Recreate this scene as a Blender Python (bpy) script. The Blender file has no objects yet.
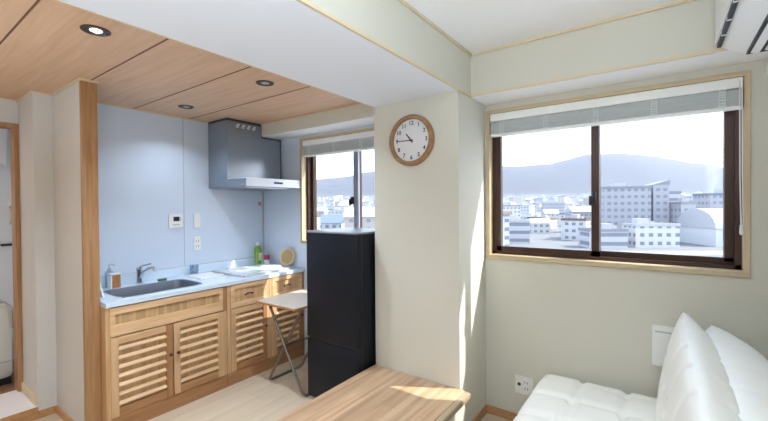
import bpy, bmesh, math, random
from mathutils import Vector, Matrix
random.seed(7)
S = bpy.context.scene
COL = S.collection
PI = math.pi

# ------------------------------------------------------------------ camera, light, exposure
YAW, PITCH, ROLL, HC = math.radians(35.8), math.radians(-0.63), math.radians(-0.433), 1.45
F = Vector((-math.sin(YAW), math.cos(YAW), 0)); R = Vector((math.cos(YAW), math.sin(YAW), 0)); U = Vector((0, 0, 1))
F, U = F*math.cos(PITCH)+U*math.sin(PITCH), U*math.cos(PITCH)-F*math.sin(PITCH)
R, U = R*math.cos(ROLL)+U*math.sin(ROLL), U*math.cos(ROLL)-R*math.sin(ROLL)
cd = bpy.data.cameras.new('camera'); cam = bpy.data.objects.new('camera', cd); COL.objects.link(cam)
M4 = Matrix(((R.x, U.x, -F.x, 0), (R.y, U.y, -F.y, 0), (R.z, U.z, -F.z, HC), (0, 0, 0, 1)))
cam.matrix_world = M4
cd.sensor_width = 36; cd.lens = 385/768*36; cd.clip_start = .02; cd.clip_end = 9000
S.camera = cam

S.view_settings.view_transform = 'Standard'; S.view_settings.look = 'None'
S.view_settings.gamma = 1; S.view_settings.use_curve_mapping = False
S.view_settings.exposure = 0.25

W = bpy.data.worlds.new('world'); S.world = W; W.use_nodes = True
wn = W.node_tree; bg = wn.nodes['Background']
sky = wn.nodes.new('ShaderNodeTexSky'); sky.sky_type = 'NISHITA'; sky.sun_disc = False
sky.sun_elevation = math.radians(44.7); sky.sun_rotation = math.atan2(.865, .502); sky.air_density = 1.2; sky.dust_density = 3.0
mixw = wn.nodes.new('ShaderNodeMix'); mixw.data_type = 'RGBA'; mixw.inputs[0].default_value = .7
mixw.inputs[7].default_value = (2.75, 3.1, 3.7, 1)
wn.links.new(sky.outputs[0], mixw.inputs[6]); wn.links.new(mixw.outputs[2], bg.inputs[0])
bg.inputs[1].default_value = 0.68

SUN_AZ = (0.865, 0.502)      # horizontal direction towards the sun
EL = math.radians(46.7)
sd = Vector((SUN_AZ[0]*math.cos(EL), SUN_AZ[1]*math.cos(EL), math.sin(EL)))
sl = bpy.data.lights.new('sun', 'SUN'); sl.energy = 7.2; sl.angle = math.radians(.6); sl.color = (1, .95, .86)
so = bpy.data.objects.new('sun', sl); COL.objects.link(so); so.rotation_euler = sd.to_track_quat('Z', 'Y').to_euler(); so.location = (20, 12, 30)

def area(name, loc, rot, sx, sy, e, col):
    l = bpy.data.lights.new(name, 'AREA'); l.shape = 'RECTANGLE'; l.size = sx; l.size_y = sy; l.energy = e; l.color = col
    o = bpy.data.objects.new(name, l); COL.objects.link(o); o.location = loc; o.rotation_euler = rot
    return o
def bulb(name, loc, e, col, r=.12):
    l = bpy.data.lights.new(name, 'POINT'); l.energy = e; l.color = col; l.shadow_soft_size = r
    o = bpy.data.objects.new(name, l); COL.objects.link(o); o.location = loc
area('room_fill', (.0, -.35, 1.5), (PI, 0, 0), .5, .5, 60, (.78, .89, 1))  # added fill aimed at the ceiling behind the camera, no lamp stands here
area('kitchen_fill', (-2.4, -.8, 1.7), (PI, 0, 0), .4, .4, 22, (.78, .89, 1))  # second added fill for the kitchen side, out of view, without a lamp
for q in ((-2.075, .66), (-2.085, 1.583), (-3.07, 1.575)):
    o = area('downlight', (q[0], q[1], 2.236), (0, 0, 0), .045, .045, 8, (.74, .87, 1)); o.data.spread = 2.2
    if q[0] < -3: o.data.energy = 3
def portal(name, loc, rot, sx, sy):
    o = area(name, loc, rot, sx, sy, 1, (1, 1, 1)); o.data.cycles.is_portal = True
portal('portal_main', (-.32, 2.76, 1.58), (-PI/2, 0, 0), 1.3, .9)
portal('portal_kitchen', (-2.24, 2.76, 1.58), (-PI/2, 0, 0), 1.05, .9)
try:
    S.cycles.use_denoising = True
    S.cycles.max_bounces = 10; S.cycles.diffuse_bounces = 7; S.cycles.transparent_max_bounces = 16
    S.cycles.volume_bounces = 1; S.cycles.sample_clamp_indirect = 8
    S.cycles.caustics_reflective = False; S.cycles.caustics_refractive = False
except Exception: pass

# ------------------------------------------------------------------ materials
def mat(name, col, rough=.6, metal=0, spec=.5, bump=0, bscale=200, alpha=None, coat=0, emit=None, var=0, vscale=3):
    m = bpy.data.materials.new(name); m.use_nodes = True; n = m.node_tree; b = n.nodes['Principled BSDF']
    b.inputs['Base Color'].default_value = (*col, 1); b.inputs['Roughness'].default_value = rough
    b.inputs['Metallic'].default_value = metal; b.inputs['Specular IOR Level'].default_value = spec
    b.inputs['Coat Weight'].default_value = coat
    if emit:
        b.inputs['Emission Color'].default_value = (*emit[:3], 1); b.inputs['Emission Strength'].default_value = emit[3]
    tc = n.nodes.new('ShaderNodeTexCoord')
    if bump:
        t = n.nodes.new('ShaderNodeTexNoise'); t.inputs['Scale'].default_value = bscale; t.inputs['Detail'].default_value = 3
        n.links.new(tc.outputs['Object'], t.inputs['Vector'])
        bp = n.nodes.new('ShaderNodeBump'); bp.inputs['Strength'].default_value = bump; bp.inputs['Distance'].default_value = .002
        n.links.new(t.outputs['Fac'], bp.inputs['Height']); n.links.new(bp.outputs['Normal'], b.inputs['Normal'])
    if var:
        t = n.nodes.new('ShaderNodeTexNoise'); t.inputs['Scale'].default_value = vscale; t.inputs['Detail'].default_value = 4
        n.links.new(tc.outputs['Object'], t.inputs['Vector'])
        r = n.nodes.new('ShaderNodeValToRGB'); r.color_ramp.elements[0].position = .3; r.color_ramp.elements[1].position = .7
        r.color_ramp.elements[0].color = (*[c*(1-var) for c in col], 1); r.color_ramp.elements[1].color = (*[min(1, c*(1+var)) for c in col], 1)
        n.links.new(t.outputs['Fac'], r.inputs['Fac']); n.links.new(r.outputs['Color'], b.inputs['Base Color'])
    return m

def wood(name, c1, c2, axis='x', rough=.5, fine=1.0, plank=None, gap=.35, spec=.4, coat=0, plank_var=.12):
    """grain stretched along an axis; plank = (width, length, axis across) draws board joints"""
    m = bpy.data.materials.new(name); m.use_nodes = True; n = m.node_tree; b = n.nodes['Principled BSDF']; L = n.links.new
    b.inputs['Roughness'].default_value = rough; b.inputs['Specular IOR Level'].default_value = spec; b.inputs['Coat Weight'].default_value = coat
    tc = n.nodes.new('ShaderNodeTexCoord'); mp = n.nodes.new('ShaderNodeMapping')
    s = {'x': (1.2, 22, 22), 'y': (22, 1.2, 22), 'z': (22, 22, 1.2)}[axis]
    mp.inputs['Scale'].default_value = [q*fine for q in s]; L(tc.outputs['Object'], mp.inputs['Vector'])
    t = n.nodes.new('ShaderNodeTexNoise'); t.inputs['Scale'].default_value = 1.6; t.inputs['Detail'].default_value = 6; t.inputs['Distortion'].default_value = .6
    L(mp.outputs['Vector'], t.inputs['Vector'])
    r = n.nodes.new('ShaderNodeValToRGB'); r.color_ramp.elements[0].position = .32; r.color_ramp.elements[1].position = .68
    r.color_ramp.elements[0].color = (*c1, 1); r.color_ramp.elements[1].color = (*c2, 1)
    L(t.outputs['Fac'], r.inputs['Fac']); out = r.outputs['Color']
    if plank:
        wdt, lng, across = plank
        sp = n.nodes.new('ShaderNodeSeparateXYZ'); L(tc.outputs['Object'], sp.inputs[0]); cb = n.nodes.new('ShaderNodeCombineXYZ')
        a = {'x': 0, 'y': 1, 'z': 2}
        L(sp.outputs[a[axis]], cb.inputs[0]); L(sp.outputs[a[across]], cb.inputs[1])
        bk = n.nodes.new('ShaderNodeTexBrick'); bk.inputs['Scale'].default_value = 1; bk.inputs['Mortar Size'].default_value = .0012
        bk.inputs['Brick Width'].default_value = lng; bk.inputs['Row Height'].default_value = wdt; bk.inputs['Mortar Smooth'].default_value = .3
        bk.inputs['Color1'].default_value = (1-plank_var,)*3+(1,); bk.inputs['Color2'].default_value = (1+plank_var,)*3+(1,); bk.inputs['Mortar'].default_value = (gap,)*3+(1,)
        L(cb.outputs[0], bk.inputs['Vector'])
        mx = n.nodes.new('ShaderNodeMix'); mx.data_type = 'RGBA'; mx.blend_type = 'MULTIPLY'; mx.inputs[0].default_value = 1
        L(out, mx.inputs[6]); L(bk.outputs['Color'], mx.inputs[7]); out = mx.outputs[2]
    L(out, b.inputs['Base Color'])
    bp = n.nodes.new('ShaderNodeBump'); bp.inputs['Strength'].default_value = .12; bp.inputs['Distance'].default_value = .001
    L(t.outputs['Fac'], bp.inputs['Height']); L(bp.outputs['Normal'], b.inputs['Normal'])
    return m

def glass_mat(name, tint=(.97, .985, 1), g=.03):
    m = bpy.data.materials.new(name); m.use_nodes = True; n = m.node_tree; n.nodes.clear()
    o = n.nodes.new('ShaderNodeOutputMaterial'); t = n.nodes.new('ShaderNodeBsdfTransparent'); t.inputs[0].default_value = (*tint, 1)
    gl = n.nodes.new('ShaderNodeBsdfGlossy'); gl.inputs['Roughness'].default_value = .02
    mx = n.nodes.new('ShaderNodeMixShader'); mx.inputs[0].default_value = g
    n.links.new(t.outputs[0], mx.inputs[1]); n.links.new(gl.outputs[0], mx.inputs[2]); n.links.new(mx.outputs[0], o.inputs[0])
    return m

M = dict(
    beige=mat('wallpaper_beige', (.615, .60, .53), .85, bump=.15, bscale=260),
    white=mat('white_ceiling_paper', (.88, .89, .91), .85, bump=.1, bscale=200),
    beamw=mat('white_beam_paper', (.80, .85, .95), .8, bump=.1, bscale=220),
    grey=mat('grey_wallpaper', (.60, .59, .58), .85, bump=.12, bscale=220),
    panel=mat('kitchen_wall_laminate', (.62, .70, .84), .22, spec=.5),
    wceil=wood('ceiling_wood', (.62, .40, .25), (.72, .49, .33), 'x', .5, .9),
    seam=mat('dark_seam', (.16, .08, .05), .8),
    pine=wood('pine_trim', (.50, .39, .25), (.60, .49, .33), 'x', .45),
    pinez=wood('pine_trim_upright', (.50, .39, .25), (.60, .49, .33), 'z', .45),
    trimp=mat('pale_trim', (.66, .55, .38), .5),
    orange=wood('orange_baseboard', (.40, .20, .08), (.52, .29, .13), 'x', .45),
    post=wood('post_wood', (.30, .15, .06), (.43, .24, .12), 'z', .5, 1.4),
    floor=wood('floor_boards', (.55, .45, .33), (.64, .54, .42), 'y', .34, .6, plank=(.30, 1.8, 'x'), gap=.75, plank_var=.04),
    bench=wood('bench_planks', (.42, .26, .15), (.66, .46, .30), 'y', .3, .7, plank=(.11, 1.1, 'x'), gap=.6, plank_var=.13),
    benchedge=wood('bench_edge', (.36, .27, .18), (.50, .40, .28), 'y', .4),
    cabl=wood('cabinet_light_wood', (.57, .34, .175), (.75, .50, .29), 'y', .42),
    cablz=wood('cabinet_light_wood_upright', (.52, .31, .155), (.68, .45, .26), 'z', .42),
    cabmid=wood('cabinet_mid_wood', (.52, .31, .16), (.64, .41, .24), 'z', .42),
    caback=wood('cabinet_back_boards', (.42, .25, .12), (.55, .36, .19), 'z', .5, plank=(.028, 3, 'y'), gap=.72),
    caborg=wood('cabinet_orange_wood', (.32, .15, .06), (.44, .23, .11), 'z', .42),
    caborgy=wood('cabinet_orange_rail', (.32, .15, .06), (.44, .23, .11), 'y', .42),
    counter=mat('counter_top_white', (.64, .75, .86), .2, spec=.6, coat=.2),
    steel=mat('brushed_steel', (.42, .43, .45), .32, 1),
    steeld=mat('basin_steel', (.16, .18, .22), .5, .6),
    chrome=mat('chrome', (.6, .62, .66), .12, 1),
    hood=mat('hood_grey', (.27, .31, .37), .25, .55),
    hoodl=mat('hood_light_band', (.66, .70, .78), .3, .2),
    black=mat('fridge_black', (.008, .010, .016), .45, spec=.22),
    blackd=mat('dark_gap', (.006, .006, .008), .5),
    greyedge=mat('fridge_top_grey', (.22, .24, .28), .3),
    brown=mat('brown_aluminium', (.060, .030, .022), .38, .3),
    brownl=mat('brown_aluminium_rail', (.13, .065, .04), .38, .3),
    glass=glass_mat('window_glass'), brown_skylit=mat('brown_aluminium_skylit', (.30, .33, .40), .4, .5),  # grey tone paints skylight reflected on the kitchen window's brown right sash
    blind=mat('blind_white', (.86, .87, .86), .6),
    blindg=mat('blind_slat', (.66, .70, .71), .5),
    plastic=mat('white_plastic', (.80, .80, .79), .35),
    plasticg=mat('grey_plastic', (.45, .46, .48), .4),
    screen=mat('dark_screen', (.03, .035, .06), .2),
    leather=mat('white_leather', (.90, .90, .865), .42, bump=.2, bscale=60),
    dial=mat('dial_white', (.80, .80, .82), .5),
    clockw=wood('clock_wood', (.27, .14, .06), (.40, .23, .12), 'x', .4),
    ink=mat('ink_black', (.015, .02, .03), .5),
    tabtop=mat('table_top', (.50, .44, .38), .35, var=.04, vscale=8),
    tabedge=mat('table_edge', (.42, .20, .08), .5),
    tube=mat('table_tube', (.22, .19, .17), .35, .8),
    green=mat('green_soap', (.18, .32, .05), .25), yellow=mat('pale_label', (.75, .75, .35), .4), red=mat('red_cap', (.45, .03, .05), .4),
    wicker=mat('wicker', (.52, .38, .20), .7, bump=.6, bscale=80, var=.3, vscale=60), wickerd=mat('wicker_rim', (.60, .47, .28), .6),
    woodbox=wood('dispenser_wood', (.38, .16, .07), (.50, .24, .11), 'z', .5),
    clear=glass_mat('clear_plastic', (.80, .86, .92), .12),
    sponge=mat('green_sponge', (.06, .16, .09), .8),
    cream=mat('cream_enamel', (.66, .63, .52), .4), brownfloor=wood('bathroom_floor', (.20, .10, .05), (.30, .16, .09), 'x', .5),
    vinyl=mat('white_vinyl', (.80, .78, .82), .5),
    knob=mat('dark_knob', (.06, .025, .02), .3), pink=mat('pink_plastic', (.65, .25, .32), .5),
    lampmetal=mat('downlight_metal', (.10, .09, .08), .35, .8), bulb=mat('lamp_glow', (1, .9, .7), .5, emit=(1, .86, .62, 3.0)),
    bulboff=mat('lamp_glass', (.5, .5, .5), .2),
)

# ------------------------------------------------------------------ builders
def origin(p):
    v = Vector((0, 0, 0))
    while p: v += p.location; p = p.parent
    return v
def link(name, me, m, parent=None, smooth=False):
    o = bpy.data.objects.new(name, me); COL.objects.link(o)
    for mm in (m if isinstance(m, (list, tuple)) else [m]): me.materials.append(mm)
    if smooth:
        for p in me.polygons: p.use_smooth = True
    if parent: o.parent = parent
    return o
def tag(o, label=None, cat=None, group=None, kind=None):
    if label: o['label'] = label
    if cat: o['category'] = cat
    if group: o['group'] = group
    if kind: o['kind'] = kind
    return o
def thing(name, loc, label=None, cat=None, group=None, kind=None):
    o = bpy.data.objects.new(name, None); COL.objects.link(o); o.location = loc; o.empty_display_size = .1
    return tag(o, label, cat, group, kind)
class B:
    def __init__(s): s.bm = bmesh.new()
    def box(s, x0, x1, y0, y1, z0, z1, bev=0):
        t = bmesh.new(); bmesh.ops.create_cube(t, size=1)
        for v in t.verts: v.co = Vector(((x0+x1)/2+v.co.x*(x1-x0), (y0+y1)/2+v.co.y*(y1-y0), (z0+z1)/2+v.co.z*(z1-z0)))
        if bev: bmesh.ops.bevel(t, geom=t.edges[:], offset=bev, segments=2, affect='EDGES', profile=.5)
        s.join(t); return s
    def join(s, t):
        me = bpy.data.meshes.new('t'); t.to_mesh(me); t.free(); s.bm.from_mesh(me); bpy.data.meshes.remove(me)
    def obb(s, c, dx, dy, dz, m3, bev=0):
        t = bmesh.new(); bmesh.ops.create_cube(t, size=1)
        for v in t.verts: v.co = Vector((v.co.x*dx, v.co.y*dy, v.co.z*dz))
        if bev: bmesh.ops.bevel(t, geom=t.edges[:], offset=bev, segments=2, affect='EDGES', profile=.5)
        for v in t.verts: v.co = Vector(c)+m3 @ v.co
        s.join(t); return s
    def cyl(s, p0, p1, r0, r1=None, n=24, cap=True):
        p0, p1 = Vector(p0), Vector(p1); r1 = r0 if r1 is None else r1; d = p1-p0; q = d.to_track_quat('Z', 'Y')
        a = [s.bm.verts.new(p0+q @ Vector((r0*math.cos(2*PI*i/n), r0*math.sin(2*PI*i/n), 0))) for i in range(n)]
        b = [s.bm.verts.new(p1+q @ Vector((r1*math.cos(2*PI*i/n), r1*math.sin(2*PI*i/n), 0))) for i in range(n)]
        for i in range(n): s.bm.faces.new((a[i], a[(i+1) % n], b[(i+1) % n], b[i]))
        if cap: s.bm.faces.new(a[::-1]); s.bm.faces.new(b)
        return s
    def tube(s, pts, r, n=10):
        pts = [Vector(p) for p in pts]; rings = []; up = None
        for i, p in enumerate(pts):
            d = (pts[min(i+1, len(pts)-1)]-pts[max(i-1, 0)]).normalized()
            if up is None: up = d.orthogonal().normalized()
            up = (up-d*up.dot(d)).normalized(); sd_ = d.cross(up)
            rings.append([s.bm.verts.new(p+(up*math.cos(2*PI*k/n)+sd_*math.sin(2*PI*k/n))*r) for k in range(n)])
        for a, b in zip(rings, rings[1:]):
            for k in range(n): s.bm.faces.new((a[k], a[(k+1) % n], b[(k+1) % n], b[k]))
        s.bm.faces.new(rings[0][::-1]); s.bm.faces.new(rings[-1]); return s
    def lathe(s, prof, c, ax=Vector((0, 0, 1)), n=32):
        q = Vector(ax).to_track_quat('Z', 'Y'); c = Vector(c); rings = []
        for r, z in prof: rings.append([s.bm.verts.new(c+q @ Vector((max(r, 1e-4)*math.cos(2*PI*k/n), max(r, 1e-4)*math.sin(2*PI*k/n), z))) for k in range(n)])
        for a, b in zip(rings, rings[1:]):
            for k in range(n): s.bm.faces.new((a[k], a[(k+1) % n], b[(k+1) % n], b[k]))
        return s
    def prism(s, pts, ax, a, b):
        """polygon pts in the plane across axis ax, from a to b"""
        def P(p, t): return {'x': (t, p[0], p[1]), 'y': (p[0], t, p[1]), 'z': (p[0], p[1], t)}[ax]
        A = [s.bm.verts.new(P(p, a)) for p in pts]; Bv = [s.bm.verts.new(P(p, b)) for p in pts]; n = len(pts)
        for i in range(n): s.bm.faces.new((A[i], A[(i+1) % n], Bv[(i+1) % n], Bv[i]))
        s.bm.faces.new(A[::-1]); s.bm.faces.new(Bv); return s
    def build(s, name, m, parent=None, smooth=False, kind=None, **k):
        bmesh.ops.remove_doubles(s.bm, verts=s.bm.verts[:], dist=1e-6)
        bmesh.ops.recalc_face_normals(s.bm, faces=s.bm.faces[:])
        o = origin(parent)
        if o.length: bmesh.ops.translate(s.bm, vec=-o, verts=s.bm.verts[:])
        me = bpy.data.meshes.new(name); s.bm.to_mesh(me); s.bm.free()
        ob = link(name, me, m, parent, False)
        if smooth:
            me.shade_smooth() if hasattr(me, 'shade_smooth') else None
            for p in me.polygons: p.use_smooth = True
            try: me.set_sharp_from_angle(angle=math.radians(40))
            except Exception: pass
        if kind: ob['kind'] = kind
        return tag(ob, **k) if k else ob
def st(name, m, *boxes, bev=0):
    b = B()
    for q in boxes: b.box(*q, bev=bev)
    return b.build(name, m, kind='structure')

# ------------------------------------------------------------------ setting
XP, YP, YS, YW, ZB, ZK, ZC, XL, XK, XR = -1.0, 2.164, 2.344, 2.596, 2.15, 2.256, 2.421, -1.642, -3.471, .47
YO = 2.76; YB = -2.1
O1 = (-.965, .331, 1.103, 2.081)       # main window opening
O2 = (-2.853, -1.70, 1.113, 2.095)     # kitchen window opening
st('floor', M['floor'], (-3.89, XR+.12, YB-.1, YO, -.1, 0))
st('wall_window', M['beige'],
   (XL+.0, O1[0], YW, YO, 0, ZC), (O1[1], XR+.12, YW, YO, 0, ZC), (O1[0], O1[1], YW, YO, 0, O1[2]), (O1[0], O1[1], YW, YO, O1[3], ZC))
st('wall_kitchen_window', M['panel'],
   (XK-.1, O2[0], YW, YO, 0, ZC), (O2[1], XL, YW, YO, 0, ZC), (O2[0], O2[1], YW, YO, 0, O2[2]), (O2[0], O2[1], YW, YO, O2[3], ZC))
st('wall_right', M['beige'], (XR, XR+.12, YB, YW, 0, ZC))
st('wall_rear', M['beige'], (-5.2, XR+.12, YB-.1, YB, 0, ZC))
st('wall_kitchen', M['panel'], (XK-.1, XK, .928, YW, 0, ZC))
st('wall_partition', M['grey'], (-3.50, -2.945, .846, .928, 0, ZK), (-3.99, -3.50, .742, .928, 0, ZK))
st('wall_corridor', M['grey'], (-3.99, -3.89, YB, -.10, 0, ZK), (-3.99, -3.89, -.10, .742, 2.075, ZK), (-3.99, -3.89, .735, .742, 0, 2.075))
b = B().box(-2.945, -2.915, .844, .930, 0, ZK-.012, bev=.003); b.build('trim_post', M['post'], kind='structure')
# ceilings
st('ceiling_main', M['white'], (XP, XR+.12, YB, YW, ZC, ZC+.1))
st('ceiling_kitchen', M['wceil'], (-3.99, XL, YB, YW, ZK, ZK+.1))
b = B()
for y in (-.48, -.021, .437, .896, 1.353, 1.81): b.box(-3.89, XL-.005, y-.004, y+.004, ZK-.0015, ZK+.002)
b.build('ceiling_seams', M['seam'], kind='structure')
st('ceiling_beam', M['beamw'], (XL, XP, YB, YP, ZB, ZC+.1))
st('beam_side', M['beige'], (XP-.001, XP+.004, YB, YS, ZB, ZC))
st('wall_pillar', M['beige'], (XL, XP, YP, YW, 0, ZC+.05))
st('ceiling_window_soffit', [M['beige']], (XP, XR, YS, YW, ZB, ZC))
st('soffit_underside', M['white'], (XP+.004, XR, YS+.012, YW, ZB-.004, ZB))
st('ceiling_kitchen_soffit', M['beige'], (XK, XL, 2.352, YW, 2.140, ZK))
st('kitchen_soffit_underside', M['white'], (XK, XL, 2.362, YW, 2.136, 2.140))
# thin timber trims at the ceiling
b = B(); b.box(XP, XP+.012, YB, YS, ZB-.004, ZB+.010).box(XP, XR, YS-.012, YS, ZB-.004, ZB+.010)
b.box(XP+.004, XP+.016, YB, YS, ZC-.014, ZC).box(XP, XR, YS-.012, YS, ZC-.014, ZC); b.build('trim_1', M['trimp'], kind='structure')
b = B(); b.box(XL-.010, XL, YB, YP, ZB-.002, ZB+.106).box(XK, XL-.01, 2.344, 2.352, ZK-.012, ZK); b.build('trim_2', M['trimp'], kind='structure')
b = B(); b.box(XK, XK+.01, .922, 1.99, ZK-.012, ZK).box(-2.95, -2.905, .834, .94, ZK-.012, ZK).box(-3.50, -2.95, .834, .846, ZK-.012, ZK).box(-3.50, -3.49, .732, .834, ZK-.012, ZK).box(-3.89, -3.50, .730, .742, ZK-.012, ZK).box(-3.89, -3.88, YB, .73, ZK-.012, ZK)
b.build('trim_3', M['trimp'], kind='structure')
# pine upright in the corner between kitchen wall and kitchen window is part of the casing; baseboards
st('baseboard_window', M['orange'], (XP+.012, XR, YW-.012, YW, 0, .055), bev=.003)
st('baseboard_pillar', M['orange'], (XP, XP+.012, YP-.0, YW-.0, 0, .055), bev=.003)
st('baseboard_corridor', M['orange'], (-3.50, -2.945, .834, .846, 0, .05), (-3.50, -3.488, .742, .834, 0, .05), bev=.003)
st('baseboard_step', M['trimp'], (-3.89, -3.50, .730, .742, .09, .155), bev=.003)
# wall panel seam
st('trim_4', M['plasticg'], (XK, XK+.0025, 1.747, 1.752, .90, ZK-.012), (XK, XK+.012, 2.584, YW, .90, 2.13))

# ------------------------------------------------------------------ windows
def window(name, O, mull, right_mat, right_inner):
    x0, x1, z0, z1 = O
    t = thing(name, ((x0+x1)/2, YW, z0), kind='structure')
    w = .032
    b = B(); b.box(x0-.023, x0+.001, YW-.012, YW+.05, z0-.02, z1+.02, bev=.002).box(x1-.001, x1+.023, YW-.012, YW+.05, z0-.02, z1+.02, bev=.002)
    b.build('casing', M['pinez'], t)
    b = B(); b.box(x0-.0235, x1+.0235, YW-.0128, YW+.049, z1-.001, z1+.0235, bev=.002); b.box(x0-.024, x1+.024, YW-.016, YW+.05, z0-.020, z0+.010, bev=.003)
    b.build('sill', M['pine'], t)
    b = B(); a0, a1, c0, c1 = x0+.001, x1-.001, z0+.010, z1-.001; f = .026
    b.box(a0, a0+f, YW+.05, YO, c0, c1).box(a1-f, a1, YW+.05, YO, c0, c1).box(a0, a1, YW+.05, YO, c1-f, c1).box(a0, a1, YW+.05, YO, c0, c0+f*.8)
    b.box(a0, a1, YW+.083, YW+.087, c0, c0+f*1.2)
    b.build('frame', M['brown'], t)
    for i in (0, 1):
        # left sash on the inner track, right sash on the outer one
        xa, xb = (a0+f*.6, mull+.024) if i == 0 else (mull-.024, a1-f*.6)
        ya = YW+(.056 if (i == 0) != right_inner else .092); yb = ya+.027; zb, zt = c0+f*.6, c1-f*.6; s = .044 if i == 0 else .05
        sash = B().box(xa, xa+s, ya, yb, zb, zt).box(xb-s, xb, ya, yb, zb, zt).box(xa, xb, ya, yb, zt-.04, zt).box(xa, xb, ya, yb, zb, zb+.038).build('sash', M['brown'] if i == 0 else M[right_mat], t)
        B().box(xa+s, xb-s, ya+.011, ya+.015, zb+.038, zt-.04).build('glass_pane', M['glass'], sash)
        B().box(xa+s-.003, xa+s, ya-.001, ya+.008, zb+.036, zt-.038).box(xb-s, xb-s+.003, ya-.001, ya+.008, zb+.036, zt-.038).build('glazing_bead', M['plasticg'], sash)
    z = (z0+z1)/2-.10
    if right_inner: mull -= .03
    b = B(); b.box(mull-.010, mull+.010, YW+.030, YW+.056, z-.035, z+.035, bev=.005).box(mull-.028, mull-.008, YW+.026, YW+.044, z-.045, z+.012, bev=.005)
    b.build('crescent_lock', M['blackd'], t, smooth=True)
    return t
window('window_1', O1, -.331, 'brown', False)
window('window_2', O2, -2.225, 'brown_skylit', True)

# ------------------------------------------------------------------ window blinds
def blind(x0, x1, zt, label, cord=True):
    t = thing('venetian_blind', ((x0+x1)/2, YW+.03, zt), label, 'blind')
    yc = YW+.022
    B().box(x0, x1, yc-.024, yc+.02, zt-.052, zt, bev=.003).build('headrail', M['blind'], t)
    b = B(); n = 16
    for i in range(n):
        z = zt-.060-i*.0050
        b.box(x0+.004, x1-.004, yc-.022+(i % 4)*.0015, yc+.02, z-.0030, z)
    b.build('slat_stack', M['blindg'], t)
    zz = zt-.056-n*.0052
    B().box(x0+.002, x1-.002, yc-.023, yc+.021, zz-.016, zz, bev=.003).build('bottom_rail', M['blind'], t)
    k = max(3, round((x1-x0)/.27))
    for i in range(k):
        x = x0+(x1-x0)*(i+.28)/(k-.44)
        b = B()
        b.box(x-.014, x-.011, yc-.027, yc-.0235, zz-.016, zt-.05).box(x+.011, x+.014, yc-.027, yc-.0235, zz-.016, zt-.05)
        for q in range(6): b.box(x-.014, x+.014, yc-.027, yc-.0245, zt-.062-q*.014, zt-.066-q*.014)
        b.build('ladder_tape', M['blind'], t)
    if cord:
        pts = [(x1-.012, yc-.024, zt-.02), (x1-.014, yc-.03, zt-.06), (x1-.013, yc-.031, 1.6), (x1-.008, yc-.031, zt-.74)]
        c = B().tube(pts, .0026, 6).tube([(x+.009, y, z) for x, y, z in pts], .0022, 6).build('pull_cord', M['plastic'], t)
        B().lathe([(0, 0), (.007, -.006), (.009, -.045), (.006, -.055), (0, -.056)], (x1-.006, yc-.031, zt-.73), n=12).build('cord_tassel', M['plastic'], c)
    return t
blind(O1[0]+.003, O1[1]-.003, O1[3]-.002, 'white venetian blind pulled up at the top of the wide window beside the sofa')
blind(O2[0]+.003, O2[1]-.003, O2[3]-.002, 'white venetian blind pulled up at the top of the kitchen window above the fridge', cord=False)

# ------------------------------------------------------------------ door frame and room beyond
d = thing('door_1', (-3.89, .3, 0), kind='structure')
b = B().box(-3.99, -3.875, .714, .741, .05, 2.08, bev=.002).box(-3.99, -3.875, -.10, -.06, .05, 2.08, bev=.002); b.build('casing', M['post'], d)
B().box(-3.991, -3.874, -.101, .7415, 2.050, 2.081, bev=.002).build('casing_head', M['post'], d)
st('trim_threshold', M['orange'], (-3.499, -3.488, -.9, .742, 0, .086))
st('floor_step', M['vinyl'], (-3.94, -3.50, -.9, .741, .0, .09), (-3.52, -3.484, -.9, .741, .087, .0905), bev=.001)
st('floor_bathroom', M['brownfloor'], (-5.0, -3.94, -.9, 1.4, -.05, .05))
st('wall_bathroom', M['white'], (-5.1, -5.0, -.9, 1.4, 0, ZK), (-5.0, -3.99, 1.3, 1.4, 0, ZK), (-5.0, -3.99, -1.0, -.9, 0, ZK))
st('ceiling_bathroom', M['white'], (-5.1, -3.99, -1.0, 1.4, ZK, ZK+.05))
l = bpy.data.lights.new('bathroom_lamp_light', 'POINT'); l.energy = 16; l.shadow_soft_size = .1; l.color = (1, .96, .9)
o = bpy.data.objects.new('bathroom_lamp_light', l); COL.objects.link(o); o.location = (-4.45, .1, 2.05)
t = thing('washing_machine', (-4.45, .45, .05), 'cream appliance with rounded top standing behind the open doorway', 'appliance')
B().box(-4.72, -4.22, .2, .755, .10, .69, bev=.04).build('body', M['cream'], t, smooth=True)
B().box(-4.70, -4.24, .22, .74, .052, .105).build('plinth', M['blackd'], t)
B().box(-4.225, -4.215, .22, .74, .235, .245).build('panel_seam', M['plasticg'], t)
B().tube([(-4.205, .25, .66), (-4.200, .55, .72), (-4.205, .70, .715), (-4.212, .745, .66), (-4.215, .75, .5)], .008, 8).build('rail', M['chrome'], t, smooth=True)
t = thing('bathroom_door', (-4.86, .6, .05), 'white door with a curved handle seen through the doorway', 'door')
B().box(-4.90, -4.86, .30, 1.15, .06, 2.02, bev=.003).build('panel', M['plastic'], t)
B().tube([(-4.86, .865, 1.47), (-4.82, .865, 1.46), (-4.81, .868, 1.40), (-4.82, .865, 1.33), (-4.86, .865, 1.32)], .012, 8).build('handle', M['plasticg'], t, smooth=True)
B().box(-4.855, -4.81, .79, .93, 1.115, 1.135, bev=.004).build('latch_bar', M['blackd'], t)
t = thing('wall_cupboard', (-4.6, .5, 1.8), 'grey cupboard hanging high beyond the doorway', 'cupboard')
B().box(-4.95, -4.22, .2, .735, 1.80, 2.2, bev=.003).build('body', M['grey'], t)
B().box(-4.221, -4.205, .205, .73, 1.805, 2.19, bev=.003).build('door', M['grey'], t)

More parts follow.
